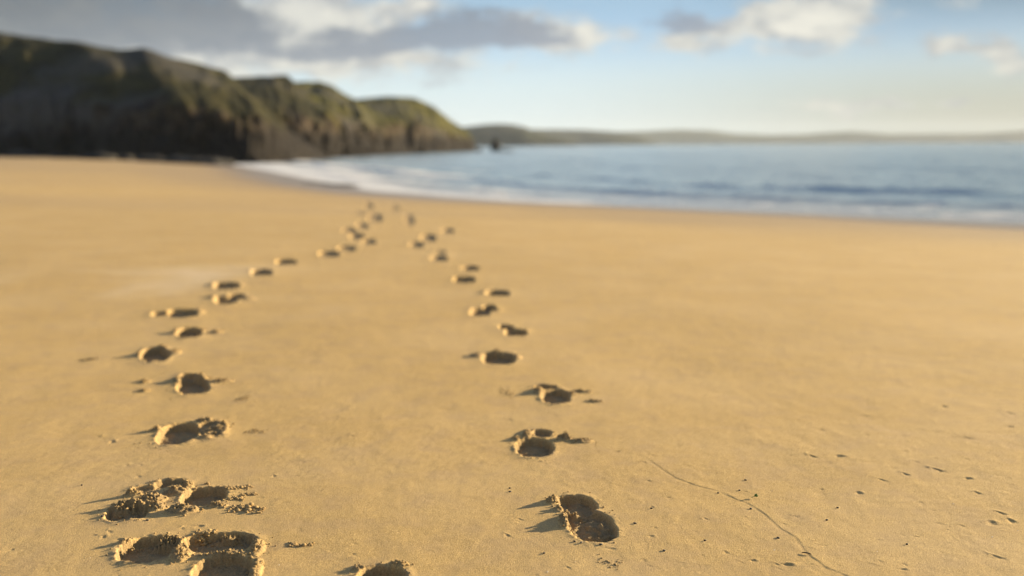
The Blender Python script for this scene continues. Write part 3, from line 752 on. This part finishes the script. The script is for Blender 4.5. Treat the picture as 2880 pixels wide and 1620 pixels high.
def cloud_set(blobs, gain=1.0):
    tot = None
    for (x, y, rx, ry, a) in blobs:
        d = ray(x*S, y*S); d = d/np.linalg.norm(d); a0 = math.atan2(d[0], d[1]); e0 = math.asin(d[2])
        qa = t.math('DIVIDE', t.math('SUBTRACT', az, a0), rx*S/FPX); qe = t.math('DIVIDE', t.math('SUBTRACT', el, e0), ry*S/FPX)
        q = t.math('ADD', t.math('MULTIPLY', qa, qa), t.math('MULTIPLY', qe, qe))
        g = t.math('MULTIPLY', t.math('EXPONENT', t.math('MULTIPLY', q, -1.0)), a)
        tot = g if tot is None else t.math('ADD', tot, g)
    fn = t.math('MULTIPLY', t.math('SUBTRACT', fine, .5), 1.25)
    tot = t.math('ADD', tot, t.math('MULTIPLY', fn, t.ramp(tot, .03, .3)))
    return t.ramp(tot, .14, .86)
light = [(430, 150, 330, 60, .9), (700, 60, 260, 90, 1.0), (860, 40, 90, 60, .6), (170, 40, 60, 30, .5), (1040, 20, 60, 40, .9), (1000, 150, 260, 28, .8), (1420, 100, 130, 40, .8), (1495, 80, 45, 35, .5),
         (1120, 205, 170, 22, .35), (1980, 60, 190, 60, 1.1), (2120, 30, 110, 50, .5), (1720, 100, 110, 32, .7), (2400, 118, 70, 22, 1.15), (2560, 150, 50, 40, 1.1), (2470, 110, 60, 20, .35), (2420, 0, 60, 18, .4),
         (2130, 270, 170, 18, .85), (2262, 262, 30, 24, .7), (2420, 266, 40, 16, .7), (1300, 60, 120, 45, .4), (-300, 60, 400, 200, 1), (-900, 100, 500, 200, 1), (3100, 40, 200, 60, .8), (600, -260, 700, 120, 1), (1900, -300, 300, 90, .9), (3600, 100, 300, 80, .8)]
grey = [(0, 0, 260, 110, 1.3), (60, 60, 300, 60, .5), (330, 55, 200, 60, .9), (520, 20, 160, 60, .6), (560, 95, 180, 32, .5), (900, 118, 150, 30, .85), (1190, 75, 150, 46, 1.0), (1340, 98, 150, 28, .75), (1040, 100, 160, 26, .7), (720, 135, 150, 18, .4),
        (1720, 52, 90, 30, .95), (1850, 70, 60, 40, .3), (1110, 212, 110, 8, .4), (-300, 0, 400, 150, 1), (-900, 60, 500, 160, 1), (600, -300, 600, 90, 1), (1900, -330, 260, 70, .9)]
dL = cloud_set(light); dG = cloud_set(grey)
SK = .055; EXPO = 1.60; KK = 1/(SK*2**EXPO)
def tone(r_, g_, b_): return c4(r_*KK, g_*KK, b_*KK)      # a colour as it should come out of the lens
skyc = t.mix(1.0, sky.outputs[0], c4(.86, .98, 1.34), 'MULTIPLY')
sepd = t.node('ShaderNodeSeparateXYZ'); t.l.new(gen, sepd.inputs[0])
el0 = t.math('ARCSINE', sepd.outputs[2]); az0 = t.math('ARCTAN2', sepd.outputs[0], sepd.outputs[1])
veilc = t.mix(t.ramp(az0, -.05, .50), tone(.74, .86, .90), tone(.44, .43, .35))
veil = t.math('EXPONENT', t.math('MULTIPLY', t.math('POWER', t.math('DIVIDE', t.math('MAXIMUM', el0, 0.0), .115), 2.0), -1.0))
skyc = t.mix(t.math('MULTIPLY', veil, .97), skyc, veilc)
skyc = t.mix(t.math('MULTIPLY', t.ramp(el0, .06, .15), t.ramp(el0, .9, .25)), skyc, t.mix(t.ramp(az0, .1, .5), tone(.36, .55, .72), tone(.20, .29, .34)))
dk = t.ramp(t.math('SUBTRACT', el0, t.math('MULTIPLY', az0, .25)), .06, .30)
litc = t.mix(t.ramp(t.noise(t.mapping(gen, (1, 1, 1.8)), 24, 4, .6), .36, .64), tone(.47, .48, .48), tone(.76, .74, .66))
col = t.mix(t.math('MULTIPLY', dL, .92), skyc, litc)
core = cloud_set([(1985, 66, 55, 34, .8), (2070, 40, 90, 40, .55), (1490, 85, 40, 32, .7), (1040, 20, 45, 34, .6), (1410, 118, 60, 20, .5), (840, 40, 50, 40, .35), (2262, 262, 26, 20, .5), (2400, 118, 40, 16, .5)])
col = t.mix(t.math('MULTIPLY', core, .75), col, tone(.93, .90, .79))
gc = t.mix(dk, tone(.30, .35, .43), tone(.07, .088, .108))
col = t.mix(t.math('MULTIPLY', dG, .88), col, gc)
high = t.math('MULTIPLY', t.ramp(el0, .15, .24), t.ramp(el0, 1.1, .6))
high = t.math('MULTIPLY', high, t.ramp(t.noise(t.mapping(gen, (1, 1, 1.6)), 4.5, 5, .6), .34, .56))
col = t.mix(t.math('MULTIPLY', high, .8), col, tone(.58, .62, .65))
t.put(bg.inputs['Color'], col); bg.inputs['Strength'].default_value = SK

# ------------------------------------------------------------------ camera
cam = bpy.data.cameras.new('camera'); co = bpy.data.objects.new('camera', cam); COL.objects.link(co); scene.camera = co
cam.sensor_width = 36; cam.lens = FPX/2880*36; cam.clip_start = .05; cam.clip_end = 30000
M = Matrix((tuple(rgt), tuple(up), tuple(-fwd))).transposed().to_4x4(); M.translation = (0, 0, CAMZ); co.matrix_world = M
cam.dof.use_dof = True; cam.dof.focus_distance = 2.62; cam.dof.aperture_fstop = 1.4

scene.render.engine = 'CYCLES'
scene.view_settings.view_transform = 'Standard'; scene.view_settings.look = 'None'; scene.view_settings.gamma = 1; scene.view_settings.use_curve_mapping = False
scene.view_settings.exposure = EXPO
